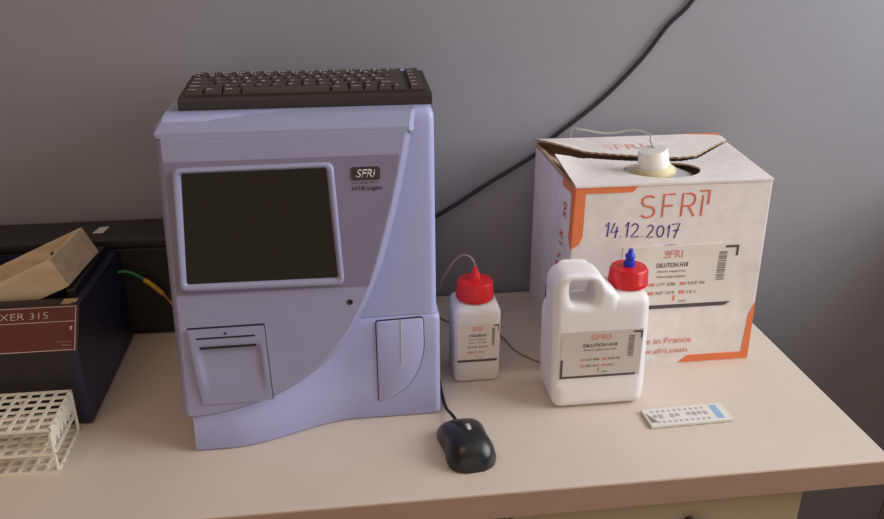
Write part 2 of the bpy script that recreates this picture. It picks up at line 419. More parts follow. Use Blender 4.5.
# ---------------------------------------------------------------- keyboard on the analyser
KX0, KX1, KY0, KY1, KZ = -.1870, .1075, .945, 1.062, 1.1590
kb = thing('keyboard', 'compact black computer keyboard lying on top of the analyser', 'keyboard', ((KX0 + KX1) / 2, 1.02, KZ))
def kz(y): return KZ + .0135 + .006 * (y - KY0) / (KY1 - KY0)
b = BM()
pr = [(KY0, KZ + .001), (KY0 + .001, KZ), (KY1 - .001, KZ), (KY1, KZ + .001), (KY1, kz(KY1) - .002), (KY1 - .002, kz(KY1)), (KY0 + .003, kz(KY0)), (KY0, kz(KY0) - .003)]
loft(b, [[(KX0 + e, y, z) for y, z in pr] for e in (0,)] + [[(KX1, y, z) for y, z in pr]])
t = None
obj('case', b, 'kb', kb, angle=30)
slope = math.atan(.006 / (KY1 - KY0))
rows = [
    (.0105, [1.0] * 15, ['Esc', 'F1', 'F2', 'F3', 'F4', 'F5', 'F6', 'F7', 'F8', 'F9', 'F10', 'F11', 'F12', 'Pr', 'Del']),
    (.0175, [1.0] * 13 + [2.0], ['`', '1', '2', '3', '4', '5', '6', '7', '8', '9', '0', '-', '=', '<-']),
    (.0175, [1.5] + [1.0] * 12 + [1.5], ['Tab'] + list('QWERTYUIOP[]') + ['\\']),
    (.0175, [1.75] + [1.0] * 11 + [2.25], ['Caps'] + list("ASDFGHJKL;'") + ['Enter']),
    (.0175, [2.25] + [1.0] * 10 + [1.75], ['Shift'] + list('ZXCVBNM,./') + ['Shift']),
    (.0175, [1.25, 1.25, 1.25, 6.0, 1.25, 1.0, 1.0, 1.0, 1.0][:9], ['Ctrl', 'Fn', 'Alt', '', 'Alt', 'Ctrl', '<', 'v', '>']),
]
RX = KX1 - .006
def add_key(x0, x1, y0, y1, s):
    yc = (y0 + y1) / 2; zb = kz(yc)
    t = bmesh.new()
    hw, hd = (x1 - x0) / 2 - .0007, (y1 - y0) / 2 - .0007
    rr = [[(-hw, -hd, -.001), (hw, -hd, -.001), (hw, hd, -.001), (-hw, hd, -.001)], [(-hw, -hd, .001), (hw, -hd, .001), (hw, hd, .001), (-hw, hd, .001)],
          [(-hw + .0012, -hd + .0015, .0046), (hw - .0012, -hd + .0015, .0046), (hw - .0012, hd - .0008, .005), (-hw + .0012, hd - .0008, .005)]]
    bmk = BM(); loft(bmk, rr)
    if s:
        lw = min(.0042 * len(s) ** .6, 2 * hw - .005); tx = text_mesh(s, lw, .0042 if len(s) == 1 else .0034, bold=.02, thick=.0002)
        tx.transform(Matrix.Translation((-hw + .0022, hd - .0075, .0049))); merge(bmk, tx, 1)
    bmk.transform(Matrix.Translation(((x0 + x1) / 2, yc, zb)) @ Matrix.Rotation(slope, 4, 'X'))
    t.free()
    obj('key', bmk, ['key', 'legend'], kb)
y = KY1 - .006
W = KX1 - KX0 - .012
side_col = .019
for ri, (dp_, ws, ss) in enumerate(rows):
    dp_ *= .93; wtot = W - side_col - .003; u = wtot / sum(ws); x = KX0 + .006
    for kw, s in zip(ws, ss):
        add_key(x, x + kw * u, y - dp_, y, s); x += kw * u
    if True: add_key(RX - side_col, RX, y - dp_, y, ['Hm', 'PU', 'PD', 'End', 'Up', 'Rt'][ri])
    y -= dp_ + (.002 if ri == 0 else .0008)

# ---------------------------------------------------------------- wall cable
b = BM(); tube(b, [(.62, WY - .006, 1.35), (.557, WY - .006, 1.244), (.520, WY - .006, 1.205), (.480, WY - .006, 1.151), (.419, WY - .006, 1.088), (.344, WY - .007, 1.030), (.315, WY - .008, 1.002), (.24, WY - .008, .957), (.164, WY - .008, .909), (.09, WY - .012, .872), (.02, 1.225, .862), (-.03, 1.197, .86)], .0033)
tag(obj('power_cable', b, 'cable', None, smooth=True), 'black cable hanging down the grey wall behind the carton and analyser', 'cable')

# ---------------------------------------------------------------- mouse
MX, MY = .1345, .8150
ms = thing('computer_mouse', 'glossy black wired computer mouse in front of the analyser', 'mouse', (MX, MY, T))
Lm = .0905
st = [(0, .0245, .010), (.012, .0280, .0155), (.06, .0300, .0205), (.2, .0312, .027), (.38, .0295, .0325), (.55, .0290, .0350), (.7, .0308, .0345), (.83, .0300, .030), (.92, .0255, .0235), (.97, .0195, .0175), (1, .012, .011)]
rings = []
for tt, hw, hh in st:
    ring = []
    for i in range(28):
        a = 2 * math.pi * i / 28; cx_, sz = math.cos(a), math.sin(a)
        x = hw * (abs(cx_) ** .75) * (1 if cx_ > 0 else -1)
        z = hh * (sz ** .85) if sz > 0 else -.0 * sz
        zz = max(.0016, z) if sz > 0 else (.0016 if abs(sz) < .5 else 0)
        if sz <= 0: x *= .96
        ring.append((x, (0.5 - tt) * Lm, zz))
    rings.append(ring)
rot = Matrix.Translation((MX, MY, T)) @ Matrix.Rotation(R(6), 4, 'Z')
b = BM(); loft(b, rings); b.transform(rot); obj('shell', b, 'mouse', ms, angle=60)
b = BM(); lathe(b, [(.0085, -.0025), (.0095, -.0018), (.0095, .0018), (.0085, .0025)], 0, 0, 24, rot @ Matrix.Translation((0.0015, .001, .0280)) @ Matrix.Rotation(R(90), 4, 'Y')); obj('scroll_wheel', b, 'silver', ms, angle=40)
b = BM(); box(b, -.0045, .0045, .040, .0500, .004, .013, .002, mat4=rot); obj('cable_boot', b, 'mouse_side', ms)
b = BM(); p0 = rot @ Vector((0, .049, .0085)); tube(b, [p0, (.1245, .880, T + .010), (.1200, .905, T + .0045), (.1190, .95, T + .0025), (.1215, 1.05, T + .0025), (.121, 1.2, T + .0025)], .0022); obj('cable', b, 'cable', ms, smooth=True)

# ---------------------------------------------------------------- labels
def make_label(parent, y, x0, x1, z0, z1, title, sub, paper, name='label', left_bar=True, tr=(.27, .69)):
    W_, H_ = x1 - x0, z1 - z0
    P = lambda u, v: (x0 + u * W_, z0 + v * H_)
    b = BM(); plate(b, rect(x0, x1, z0, z1), y - .0006, y + .001); lb = obj(name, b, paper, parent)
    yy = y - .0007
    def txt(bm, s, u0, u1, v, hh, **k): text_front(bm, s, x0 + u0 * W_, yy, z0 + v * H_, (u1 - u0) * W_, hh * H_, **k)
    b = BM(); um, uw = (tr[0] + tr[1]) / 2, (tr[1] - tr[0]) / 2; txt(b, 'SFRI', um - uw * .58, um + uw * .58, .81, .12); 
    for i in range(2):
        for j in range(2): plate(b, rect(*[P(.25 + .27 * i, 0)[0], P(.30 + .27 * i, 0)[0]], *[P(0, .37 - .14 * j)[1], P(0, .42 - .14 * j)[1]]), yy - .0003, yy)
    plate(b, rect(P(.47, 0)[0], P(.49, 0)[0], P(0, .12)[1], P(0, .21)[1]), yy - .0003, yy)
    obj('red_print', b, 'lred', lb)
    b = BM(); txt(b, title, tr[0], tr[1], .665, .07, bold=.01); obj('title_print', b, 'ldark', lb)
    b = BM(); lines = sub.split('|')
    for i, s in enumerate(lines): txt(b, s, tr[0] + .01, tr[1] - .01, .575 - .085 * i, .045)
    for i in range(2):
        for j in range(2): txt(b, ['LOT 4286', 'REF 1019', 'EXP 06', '10 L'][2 * i + j], .32 + .27 * i, (.48 if i == 0 else .74 - .06 * j), .37 - .14 * j, .05)
    txt(b, 'IVD', .53, .59, .09, .04)
    obj('small_print', b, 'lgrey', lb)
    b = BM(); rnd = random.Random(3); v = .42
    while v < .86:
        h_ = rnd.uniform(.008, .03); plate(b, rect(P(.83, 0)[0], P(.90, 0)[0], P(0, v)[1], P(0, v + h_)[1]), yy - .0003, yy); v += h_ + rnd.uniform(.008, .02)
    obj('barcode', b, 'lgrey', lb)
    b = BM(); bw = .012 * max(1, H_ / W_)
    pts = [(.0, 0), (1.0 - .06, 0), (.955, .045), (.03, .045), (.03, .42), (0, .40)] if left_bar else [(0, 0), (.94, 0), (.99, .06), (.03, .06), (.0, .05)]
    prism(b, [(P(*p)[0], yy - .0003, P(*p)[1]) for p in pts], [(P(*p)[0], yy, P(*p)[1]) for p in pts])
    pts = [(.88, .965), (.995, .965), (.995, .80), (.975, .80), (.975, .93), (.88, .93)]
    prism(b, [(P(*p)[0], yy - .0003, P(*p)[1]) for p in pts], [(P(*p)[0], yy, P(*p)[1]) for p in pts])
    obj('border_print', b, 'ldark', lb)
    return lb

# ---------------------------------------------------------------- white canister
jug = thing('plastic_canister', 'large white plastic canister with handle, red cap and blue nozzle before the carton', 'canister', (.32, .935, T))
outl_j = round_poly([(.2640, T), (.3900, T), (.3915, .780), (.3865, .9160), (.3380, .9160), (.3240, .8960), (.2580, .8960), (.2600, .790)], [.012, .013, .03, .014, .008, .010, .028, .03], 6)
outl_h = round_poly([(.2600, .78), (.3450, .78), (.3450, .90), (.3400, .9230), (.3290, .9290), (.3190, .9450), (.3080, .9490), (.2680, .9500), (.2555, .9380)], [.004, .004, .02, .008, .008, .008, .010, .012, .014], 6)
hole_j = round_poly([(.2795, .9080), (.3110, .9050), (.3130, .925), (.3060, .9410), (.2770, .9420), (.2765, .925)], [.006, .008, .008, .006, .006, .006], 5)
def slab(name, outl, holes, yf, yb, bev, m, parent):
    cu = bpy.data.curves.new('c', 'CURVE'); cu.dimensions = '2D'; cu.fill_mode = 'BOTH'
    for ps in [outl] + holes:
        sp = cu.splines.new('POLY'); sp.points.add(len(ps) - 1); sp.use_cyclic_u = True
        for p, q in zip(sp.points, ps): p.co = (q[0], q[1], 0, 1)
    cu.extrude = (yb - yf) / 2 - bev; cu.bevel_depth = bev; cu.bevel_resolution = 5; cu.offset = -bev
    o = bpy.data.objects.new('c', cu); C.objects.link(o)
    me = bpy.data.meshes.new_from_object(o.evaluated_get(bpy.context.evaluated_depsgraph_get()))
    bpy.data.objects.remove(o); bpy.data.curves.remove(cu)
    t = bmesh.new(); t.from_mesh(me); bpy.data.meshes.remove(me); bmesh.ops.remove_doubles(t, verts=t.verts[:], dist=1e-5)
    t.transform(Matrix.Translation((0, (yf + yb) / 2, 0)) @ FRONT)
    return t
t = slab('b', outl_j, [], .891, .972, .014, 'hdpe', jug); t2 = slab('h', outl_h, [hole_j], .8908, .9430, .010, 'hdpe', jug); merge(t, t2)
t.transform(Matrix.Translation((0, -.005, 0)))
def melt(t, vox, it):
    me = bpy.data.meshes.new('m'); t.to_mesh(me); t.free(); o = bpy.data.objects.new('m', me); C.objects.link(o)
    r = o.modifiers.new('r', 'REMESH'); r.mode = 'VOXEL'; r.voxel_size = vox
    q = o.modifiers.new('s', 'SMOOTH'); q.factor = .5; q.iterations = it
    m2 = bpy.data.meshes.new_from_object(o.evaluated_get(bpy.context.evaluated_depsgraph_get()))
    bpy.data.objects.remove(o); bpy.data.meshes.remove(me); return m2
link_mesh('bottle_body', melt(t, .0014, 13), 'hdpe', jug, True)
cx, cy = .3660, .926
b = BM(); lathe(b, [(.017, .912), (.017, .922)], cx, cy, 30); obj('neck', b, 'hdpe', jug, angle=40)
b = BM(); lathe(b, [(.0248, .9165), (.0265, .918), (.0265, .923), (.0252, .9245), (.0246, .938), (.0226, .9410), (.012, .9420)], cx, cy, 72, ribs=36, ribd=.0007, ribz=(.9240, .9385)); jc = obj('cap', b, 'red', jug, angle=40)
b = BM(); lathe(b, [(.0078, .9415), (.0078, .9480), (.0055, .9495), (.0055, .9535), (.0070, .9545), (.0064, .9575), (.0036, .9605), (.0030, .9655)], cx, cy, 24); obj('nozzle', b, 'blue', jc, angle=40)
make_label(jug, .8856, .2690, .3785, .8000, .8695, 'DILUTION H18', 'Diluent reagent for H18', 'paper2')

# ---------------------------------------------------------------- small bottle
bt = thing('reagent_bottle', 'small square translucent bottle with a bright red cap beside the analyser', 'bottle', (.174, 1.004, T))
def rsq(x0, x1, y0, y1, z, r, n=5):
    return [(p[0], p[1], z) for p in round_poly([(x0, y0), (x1, y0), (x1, y1), (x0, y1)], r, n)]
bx0, bx1, by0, by1 = .1405, .2065, .9710, 1.0370
b = BM()
loft(b, [rsq(bx0 + .004, bx1 - .004, by0 + .004, by1 - .004, T, .009), rsq(bx0 + .001, bx1 - .001, by0 + .001, by1 - .001, T + .002, .010), rsq(bx0, bx1, by0, by1, T + .006, .010), rsq(bx0, bx1, by0, by1, .858, .010), rsq(bx0 + .002, bx1 - .002, by0 + .002, by1 - .002, .864, .011), rsq(bx0 + .007, bx1 - .007, by0 + .007, by1 - .007, .8685, .014), rsq(bx0 + .012, bx1 - .012, by0 + .012, by1 - .012, .870, .0175)])
obj('bottle_body', b, 'hdpe2', bt, angle=50)
cx, cy = .1735, 1.004
b = BM(); lathe(b, [(.017, .868), (.017, .876)], cx, cy, 30); obj('neck', b, 'hdpe2', bt)
b = BM(); lathe(b, [(.0262, .8705), (.0270, .872), (.0270, .878), (.0256, .880), (.0252, .893), (.0235, .8965), (.013, .898), (.0085, .899), (.0070, .906), (.0035, .912), (.0030, .917)], cx, cy, 72, ribs=36, ribd=.0007, ribz=(.8795, .8935)); cp = obj('cap', b, 'red', bt, angle=40)
b = BM(); tube(b, [(cx, cy, .914), (cx - .002, cy + .001, .924), (cx - .010, cy + .004, .932), (cx - .020, cy + .010, .929), (cx - .031, cy + .02, .912), (cx - .040, cy + .035, .885), (cx - .047, cy + .055, .855), (cx - .054, 1.10, .84), (cx - .064, 1.13, .85)], .0014, 8); obj('suction_tube', b, 'tubed', bt, smooth=True)
make_label(bt, .971, .1445, .2030, .7840, .8440, 'LYSOGLOBINE H18', 'Lyse reagent|for H18', 'paper', left_bar=False)
b = BM(); tube(b, [(.1235, 1.205, T + .0016), (.16, 1.15, T + .0016), (.2000, 1.125, T + .0016), (.232, 1.0995, T + .0016), (.2457, 1.05, T + .0016), (.2754, 1.010, T + .0016), (.31, .992, T + .0016)], .0014, 8)
tag(obj('thin_tube', b, 'tubed', None, smooth=True), 'thin clear tube lying on the table between small bottle and canister', 'tube')

# ---------------------------------------------------------------- carton
ct = thing('carton', 'white and orange cardboard carton with torn top and blue handwritten date', 'box', (.45, 1.105, T))
fl_, fr_, br_, bl_ = (.3005, .985), (.5900, .985), (.6020, 1.222), (.3075, 1.224)
tfl, tfr, tbr, tbl = (.3040, .985), (.5830, .985), (.6080, 1.213), (.3050, 1.218)
ZT = 1.032
b = BM()
def quad_ring(pts, z, o=0):
    c = Vector((sum(p[0] for p in pts) / 4, sum(p[1] for p in pts) / 4))
    out = []
    for p in pts:
        out.append((p[0] - math.copysign(o, p[0] - c.x), p[1] - math.copysign(o, p[1] - c.y), z))
    return out
t = bmesh.new()
bot = (fl_, fr_, br_, bl_); topq = (tfl, tfr, tbr, tbl)
def lerp_ring(s, o=0, bul=0):
    pts = [tuple(Vector(a).lerp(Vector(c), s)) for a, c in zip(bot, topq)]
    pts = round_poly(pts, .002, 2)
    cxy = (.45, 1.1)
    return [(p[0] - math.copysign(o, p[0] - cxy[0]), p[1] - math.copysign(o, p[1] - cxy[1]), T + s * (ZT - T)) for p in pts]
outer = [lerp_ring(s) for s in (0, .25, .5, .75, 1)]; inner = [lerp_ring(s, .004) for s in (1, .5, .02)]
vs = [[t.verts.new(p) for p in r] for r in outer + inner]; n = len(vs[0])
for k, (A, B) in enumerate(zip(vs, vs[1:])):
    for i in range(n): f = t.faces.new((A[i], A[(i + 1) % n], B[(i + 1) % n], B[i])); f.material_index = 0 if k < 4 else 1
t.faces.new(vs[0]); f = t.faces.new(vs[-1]); f.material_index = 1
me = bpy.data.meshes.new('carton_body'); bmesh.ops.recalc_face_normals(t, faces=t.faces[:]); t.to_mesh(me); t.free()
link_mesh('carton_body', me, ['carton', 'cartonin'], ct)
HC = (.455, 1.060); HRX, HRY = .0555, .050
def pw(pts, u):
    for (a, ya), (c, yc) in zip(pts, pts[1:]):
        if u <= c: t_ = max(0, (u - a) / (c - a)); return ya + (yc - ya) * t_
    return pts[-1][1]
def seam(x): return pw([(.304, 1.095), (.335, 1.122), (.368, 1.131), (.434, 1.120), (.50, 1.106), (.527, 1.111), (.568, 1.148), (.60, 1.176)], x) + .0010 * math.sin(x * 700)
def rseam(x): return pw([(.304, 1.180), (.328, 1.167), (.373, 1.150), (.438, 1.136), (.50, 1.118), (.527, 1.117), (.568, 1.152), (.60, 1.179)], x) + .0008 * math.sin(x * 500)
def hh_(x):
    d = (x - HC[0]) / HRX; return HRY * math.sqrt(max(0, 1 - d * d)) * (1 + .02 * math.sin(x * 900))
def sag(x, y):
    u = (x - .304) / .29; m = math.sin(math.pi * min(1, max(0, u))); v = max(0, min(1, (y - .985) / .12))
    return -.010 * m * v
def flap_strip(name, fy0, fy1, zf, mats):
    NX, NY = 120, 10; t = bmesh.new(); cols = []
    for i in range(NX + 1):
        u = i / NX; y0, y1 = fy0(u), fy1(u); col = []
        for j in range(NY + 1):
            y = y0 + (y1 - y0) * j / NY; xl = .304 + (.302 - .304) * (y - .985) / .23; xr = .583 + .025 * (y - .985) / .23
            x = xl + (xr - xl) * u; col.append(t.verts.new((x, y, zf(x, y))))
        cols.append(col)
    for A, B in zip(cols, cols[1:]):
        for j in range(NY):
            if (A[j + 1].co.y - A[j].co.y) > 1e-6 or (B[j + 1].co.y - B[j].co.y) > 1e-6: t.faces.new((A[j], B[j], B[j + 1], A[j + 1]))
    return t
def ux(u): return .304 + .29 * u
def zfront(x, y):
    u = (x - .304) / .29
    return ZT + .0002 + sag(x, y) + .0125 * max(0, 1 - u / .18) ** 1.5 * max(0, (y - .985) / .11)
def zrear(x, y):
    u = (x - .304) / .29; m = math.sin(math.pi * min(1, max(0, u))); v = max(0, (1.218 - y) / .10)
    return ZT + .0030 - .010 * m * v + .022 * v * max(0, 1 - u / .22) ** 1.3
parts = [(lambda u: .9835, lambda u: HC[1] - hh_(ux(u)), zfront), (lambda u: HC[1] + hh_(ux(u)), lambda u: max(seam(ux(u)), HC[1] + hh_(ux(u))), zfront)]
t = BM()
for a, c, z in parts: q = flap_strip('f', a, c, z, 0); merge(t, q)
bmesh.ops.remove_doubles(t, verts=t.verts[:], dist=2e-5)
def solid(t, th):
    bmesh.ops.recalc_face_normals(t, faces=t.faces[:])
    if sum(f.normal.z for f in t.faces) < 0: bmesh.ops.reverse_faces(t, faces=t.faces[:])
    top = t.faces[:]
    r = bmesh.ops.extrude_face_region(t, geom=top)
    newv = [g for g in r['geom'] if isinstance(g, bmesh.types.BMVert)]
    for v in newv: v.co.z += th
    nf = {g for g in r['geom'] if isinstance(g, bmesh.types.BMFace)}
    for f in t.faces: f.material_index = 0 if (f in nf or (abs(f.normal.z) < .5 and f.calc_center_median().y < .99)) else 1
solid(t, .0028); obj('front_flap', t, ['carton', 'cartonin'], ct)
t = flap_strip('r', lambda u: max(rseam(ux(u)), HC[1] + hh_(ux(u)) + .003), lambda u: 1.2165, zrear, 0)
solid(t, .0028); obj('rear_flap', t, ['carton', 'cartonin'], ct)
b = BM()   # side flap folded in under the two large flaps
loft(b, [[(.303, .995, ZT - .001), (.303, 1.21, ZT - .001), (.303, 1.21, ZT - .004), (.303, .995, ZT - .004)], [(.385, 1.02, ZT - .045), (.385, 1.19, ZT - .045), (.385, 1.19, ZT - .048), (.385, 1.02, ZT - .048)]])
obj('side_flap', b, 'cartonin', ct)
b = BM()
loft(b, [[(.590, .995, ZT - .001), (.604, 1.20, ZT - .001), (.604, 1.20, ZT - .004), (.590, .995, ZT - .004)], [(.53, 1.02, ZT - .055), (.53, 1.19, ZT - .055), (.53, 1.19, ZT - .058), (.53, 1.02, ZT - .058)]])
obj('side_flap', b, 'cartonin', ct)
# print on the front
FY = .9848
def xl_at(z): s = (z - T) / (ZT - T); return fl_[0] + s * (tfl[0] - fl_[0])
def xr_at(z): s = (z - T) / (ZT - T); return fr_[0] + s * (tfr[0] - fr_[0])
b = BM()
plate(b, [(xl_at(1.03) + .0006, 1.0335), (.3925, 1.0335), (.3835, 1.0235), (.3185, 1.0235), (.3185, .962), (.3135, .950), (xl_at(.95) + .0006, .944)], FY - .0006, FY + .0005)
obj('orange_corner_print', b, 'orange', ct); b = BM()
plate(b, [(.4800, .7515), (xr_at(.75) - .0006, .7515), (xr_at(.845) - .0006, .845), (.5795, .826), (.5775, .763), (.4930, .763)], FY - .0006, FY + .0005)
obj('orange_corner_print', b, 'orange', ct)
b = BM(); LX = .3022   # orange print on the left side
def side_plate(bm, yz):
    X = lambda z: fl_[0] + (z - T) / (ZT - T) * (tfl[0] - fl_[0])
    prism(bm, [(X(z) - .0007, y, z) for y, z in yz], [(X(z) + .0004, y, z) for y, z in yz])
side_plate(b, [(.9855, 1.0335), (1.045, 1.0325), (1.045, 1.018), (.9995, 1.019), (.9985, .955), (.9855, .942)])
obj('orange_side_print', b, 'orange', ct)
b = BM()
for s, y_, z_, w_, h_ in (('20', 1.031, .975, .024, .013), ('12', 1.040, .932, .022, .012), ('/', 1.045, .906, .014, .012), ('-', 1.05, .885, .016, .012)):
    t = text_mesh(s, w_, h_); t.transform(Matrix.Translation((.3005 + (z_ - T) / (ZT - T) * .0035 - .0008, y_, z_)) @ Matrix(((0, 0, -1, 0), (0, -1, 0, 0), (1, 0, 0, 0), (0, 0, 0, 1))) ); merge(b, t)
obj('side_lettering', b, 'lredf', ct)
b = BM()
side_plate(b, [(1.075, .815), (1.095, .815), (1.095, .840), (1.085, .85), (1.075, .838)]); obj('side_pictogram', b, 'ldark', ct)
def arc(cx_, cz_, rx, rz, a0, a1, n=10): return [(cx_ + rx * math.cos(R(a0 + (a1 - a0) * i / n)), cz_ + rz * math.sin(R(a0 + (a1 - a0) * i / n))) for i in range(n + 1)]
def strokes(bm, lines, x, z, w_, h_, wd):
    """pen strokes, given in a unit box, laid flat on the carton front"""
    for ln in lines:
        t = BM(); tube(t, [(x + p[0] * w_, 0, z + p[1] * h_) for p in ln], wd / 2, 8, smooth=False)
        for v in t.verts: v.co.y = FY - .0004 + v.co.y * .25
        merge(bm, t)
LS = arc(.5, .745, .44, .215, 35, 180, 8) + arc(.5, .745, .44, .235, 200, 262, 5) + arc(.5, .255, .47, .245, 82, 0, 7) + arc(.5, .255, .47, .235, -15, -150, 9)
GLY = {
    'S': [LS], 'F': [[(0, 0), (0, 1), (1, 1)], [(0, .5), (.85, .5)]],
    'R': [[(0, 0), (0, 1), (.5, 1)] + arc(.55, .73, .42, .27, 90, -90, 10) + [(0, .46)], [(.5, .46), (1, 0)]],
    'I': [[(.5, 0), (.5, .90)]],
    '1': [[(0, .72), (.8, 1), (.6, 0)]], '4': [[(.45, 1), (0, .38), (1, .42)], [(.8, .75), (.62, 0)]],
    '2': [arc(.45, .72, .42, .28, 160, -30, 9) + [(.05, .02), (1, .04)]], '.': [[(.2, .2), (.8, .6)]],
    '0': [arc(.5, .5, .45, .5, 100, 460, 16)], '7': [[(0, .95), (1, 1), (.45, 0)], [(.25, .5), (.95, .55)]],
}
b = BM()
for c_, x_, w_ in (('S', .3975, .0205), ('F', .4290, .0160), ('R', .4560, .0185), ('I', .4805, .0085)): strokes(b, GLY[c_], x_, .9852, w_, .0330, .0028)
plate(b, [(.4800, 1.0225), (.4945, 1.0225), (.4945, 1.0010), (.4922, 1.0010), (.4922, 1.0203), (.4800, 1.0203)], FY - .0009, FY - .0003)
obj('front_lettering', b, 'sfri', ct)
b = BM()
for c_, x_, z_, w_, h_ in (('1', .3500, .9600, .0055, .0215), ('4', .3580, .9580, .0110, .0220), ('.', .3710, .9590, .0020, .0020), ('1', .3780, .9580, .0055, .0225), ('2', .3865, .9575, .0115, .0200), ('.', .4020, .9570, .0020, .0020), ('2', .4095, .9560, .0100, .0185), ('0', .4235, .9560, .0110, .0165), ('1', .4385, .9545, .0040, .0190), ('7', .4450, .9535, .0110, .0215)):
    strokes(b, GLY[c_], x_, z_, w_, h_, .0019)
obj('handwritten_date', b, 'pen', ct)
b = BM(); text_front(b, 'Made in France', .4000, FY - .0006, .7855, .0960, .0100); text_front(b, 'www.sfri.com', .4000, FY - .0006, .7690, .0920, .0085); obj('origin_lettering', b, 'lred', ct)
make_label(ct, FY, .3780, .5490, .8440, .9420, 'DILUTON H18', 'diluent reagent for|H18 and Light analyzers', 'paper', left_bar=False, tr=(.30, .57))
b = BM()
for x_, w_, y_, s in ((.400, .066, 1.160, 'SFRI'),):
    t = text_mesh(s, w_, .022); t.transform(Matrix.Translation((x_ + .0, y_, zrear(x_ + .03, y_) + .0031)) @ Matrix.Rotation(R(5), 4, 'X')); merge(b, t)
t = bmesh.new()
b2 = BM(); loft(b2, [[(.55, 1.2168, zrear(.55, 1.2165) + .0034), (.607, 1.2168, zrear(.6, 1.2165) + .0034), (.607, 1.200, zrear(.6, 1.2) + .0034), (.595, 1.208, zrear(.59, 1.208) + .0034)], [(.55, 1.2168, zrear(.55, 1.2165) + .002), (.607, 1.2168, zrear(.6, 1.2165) + .002), (.607, 1.200, zrear(.6, 1.2) + .002), (.595, 1.208, zrear(.59, 1.208) + .002)]])
t.free(); obj('flap_lettering', b, 'faint', ct); obj('orange_flap_print', b2, 'orange', ct)
# foil bag with spout inside the carton
bag = thing('foil_bag', 'silver foil liquid bag with a white spout showing through the carton hole', 'bag', (.45, 1.09, T + .004))
b = BM(); rings = []
for i in range(13):
    a = R(90 * i / 12); s_, c_ = math.sin(a), math.cos(a); z = .93 + .101 * s_
    rings.append([(.447 + (.112 * c_ + .001) * math.copysign(abs(math.cos(q)) ** .8, math.cos(q)) + .002 * math.sin(5 * q + i), 1.070 + (.085 * c_ + .001) * math.copysign(abs(math.sin(q)) ** .8, math.sin(q)), z) for q in [2 * math.pi * k / 40 for k in range(40)]])
lo = [[(.452 + .142 * math.copysign(abs(math.cos(q)) ** .4, math.cos(q)) * .9, 1.1 + .1 * math.copysign(abs(math.sin(q)) ** .4, math.sin(q)), z) for q in [2 * math.pi * k / 40 for k in range(40)]] for z in (T + .005, T + .10)]
loft(b, lo + rings); obj('foil_body', b, 'foil', bag, angle=60)
tl = Matrix.Translation((.4400, 1.050, 1.0185)) @ Matrix.Rotation(R(-11), 4, 'Y') @ Matrix.Rotation(R(2), 4, 'X')
b = BM(); lathe(b, [(.026, .004), (.0295, .0085), (.0302, .0125), (.0265, .0145), (.0240, .020), (.0225, .021)], 0, 0, 36, tl); obj('spout_ring', b, 'ring', bag, angle=40)
b = BM(); lathe(b, [(.0215, .014), (.0220, .019), (.0208, .0435), (.0194, .0455), (.0060, .0460)], 0, 0, 64, tl, ribs=24, ribd=.0006, ribz=(.025, .042)); cw = obj('spout_cap', b, 'capw', bag, angle=40)
tp = tl @ Vector((0, 0, .046))
b = BM(); tube(b, [tp + Vector((.004, 0, -.002)), tp + Vector((.004, .02, .006)), (.446, 1.10, 1.070), (.436, 1.14, 1.068), (.405, 1.165, 1.057), (.370, 1.19, 1.058), (.362, 1.215, 1.052), (.366, 1.235, 1.02), (.37, 1.240, .95)], .0016, 8); obj('spout_tube', b, 'tube', bag, smooth=True)

# ---------------------------------------------------------------- counting slide
sl = thing('counting_slide', 'thin white counting slide with a blue end in front of the canister', 'slide', (.4365, .849, T))
rot = Matrix.Translation((.4365, .849, T)) @ Matrix.Rotation(R(1.5), 4, 'Z')
b = BM(); box(b, -.057, .057, -.0195, .0195, .0008, .0050, .001, mat4=rot); obj('slide_plate', b, 'slide', sl)
b = BM()
for i in range(5): box(b, -.05 + i * .024, -.044 + i * .024, -.019, -.012, 0, .001, mat4=rot); box(b, -.05 + i * .024, -.044 + i * .024, .012, .019, 0, .001, mat4=rot)
obj('foot', b, 'slide', sl)
b = BM(); box(b, .0375, .0470, -.0150, .0150, .0045, .0053, mat4=rot); obj('blue_end', b, 'slideb', sl)
b = BM()
for i in range(10):
    box(b, -.046 + i * .0078, -.0425 + i * .0078, -.0145, -.0105, .0046, .00525, mat4=rot); box(b, -.046 + i * .0078, -.0425 + i * .0078, .0095, .0135, .0046, .00525, mat4=rot)
    if i not in (2, 5): box(b, -.047 + i * .0078, -.0415 + i * .0078, -.002 - .002 * (i % 2), .004, .0046, .00525, mat4=rot)
obj('chamber_marks', b, 'pink', sl)
b = BM(); prism(b, [rot @ Vector(p) for p in ((-.0540, -.012, .0053), (-.044, -.012, .0053), (-.0540, .009, .0053))], [rot @ Vector(p) for p in ((-.0540, -.012, .0045), (-.044, -.012, .0045), (-.0540, .009, .0045))]); obj('corner_mark', b, 'lgrey', sl)

# ---------------------------------------------------------------- mixer
mx = thing('tube_mixer', 'navy blue tube mixer with a maroon name plate left of the analyser', 'mixer', (-.55, 1.04, T))
X0, X1 = -.76, -.346; Y0, Y1 = .932, 1.168; ZM = .909
prof = [(Y0, T + .003), (Y0, .8600), (.9675, ZM), (Y1, ZM - .008), (Y1, T + .003)]
b = BM()
for xa, xb in ((X1 - .012, X1), (X0, X0 + .012)): loft(b, [[(xa, y, z) for y, z in prof], [(xb, y, z) for y, z in prof]])
box(b, X0 + .012, X1 - .012, Y1 - .010, Y1, T + .003, ZM - .009)
obj('side_casing', b, 'navy', mx)
b = BM(); fpz = [(Y0 + .001, T + .003), (Y0 + .001, .8595), (.9675, ZM - .001), (.9905, ZM - .001), (.9905, .835), (Y1 - .010, .835), (Y1 - .010, T + .003)]
loft(b, [[(X0 + .012, y, z) for y, z in fpz], [(X1 - .012, y, z) for y, z in fpz]]); obj('chassis', b, 'dark', mx)
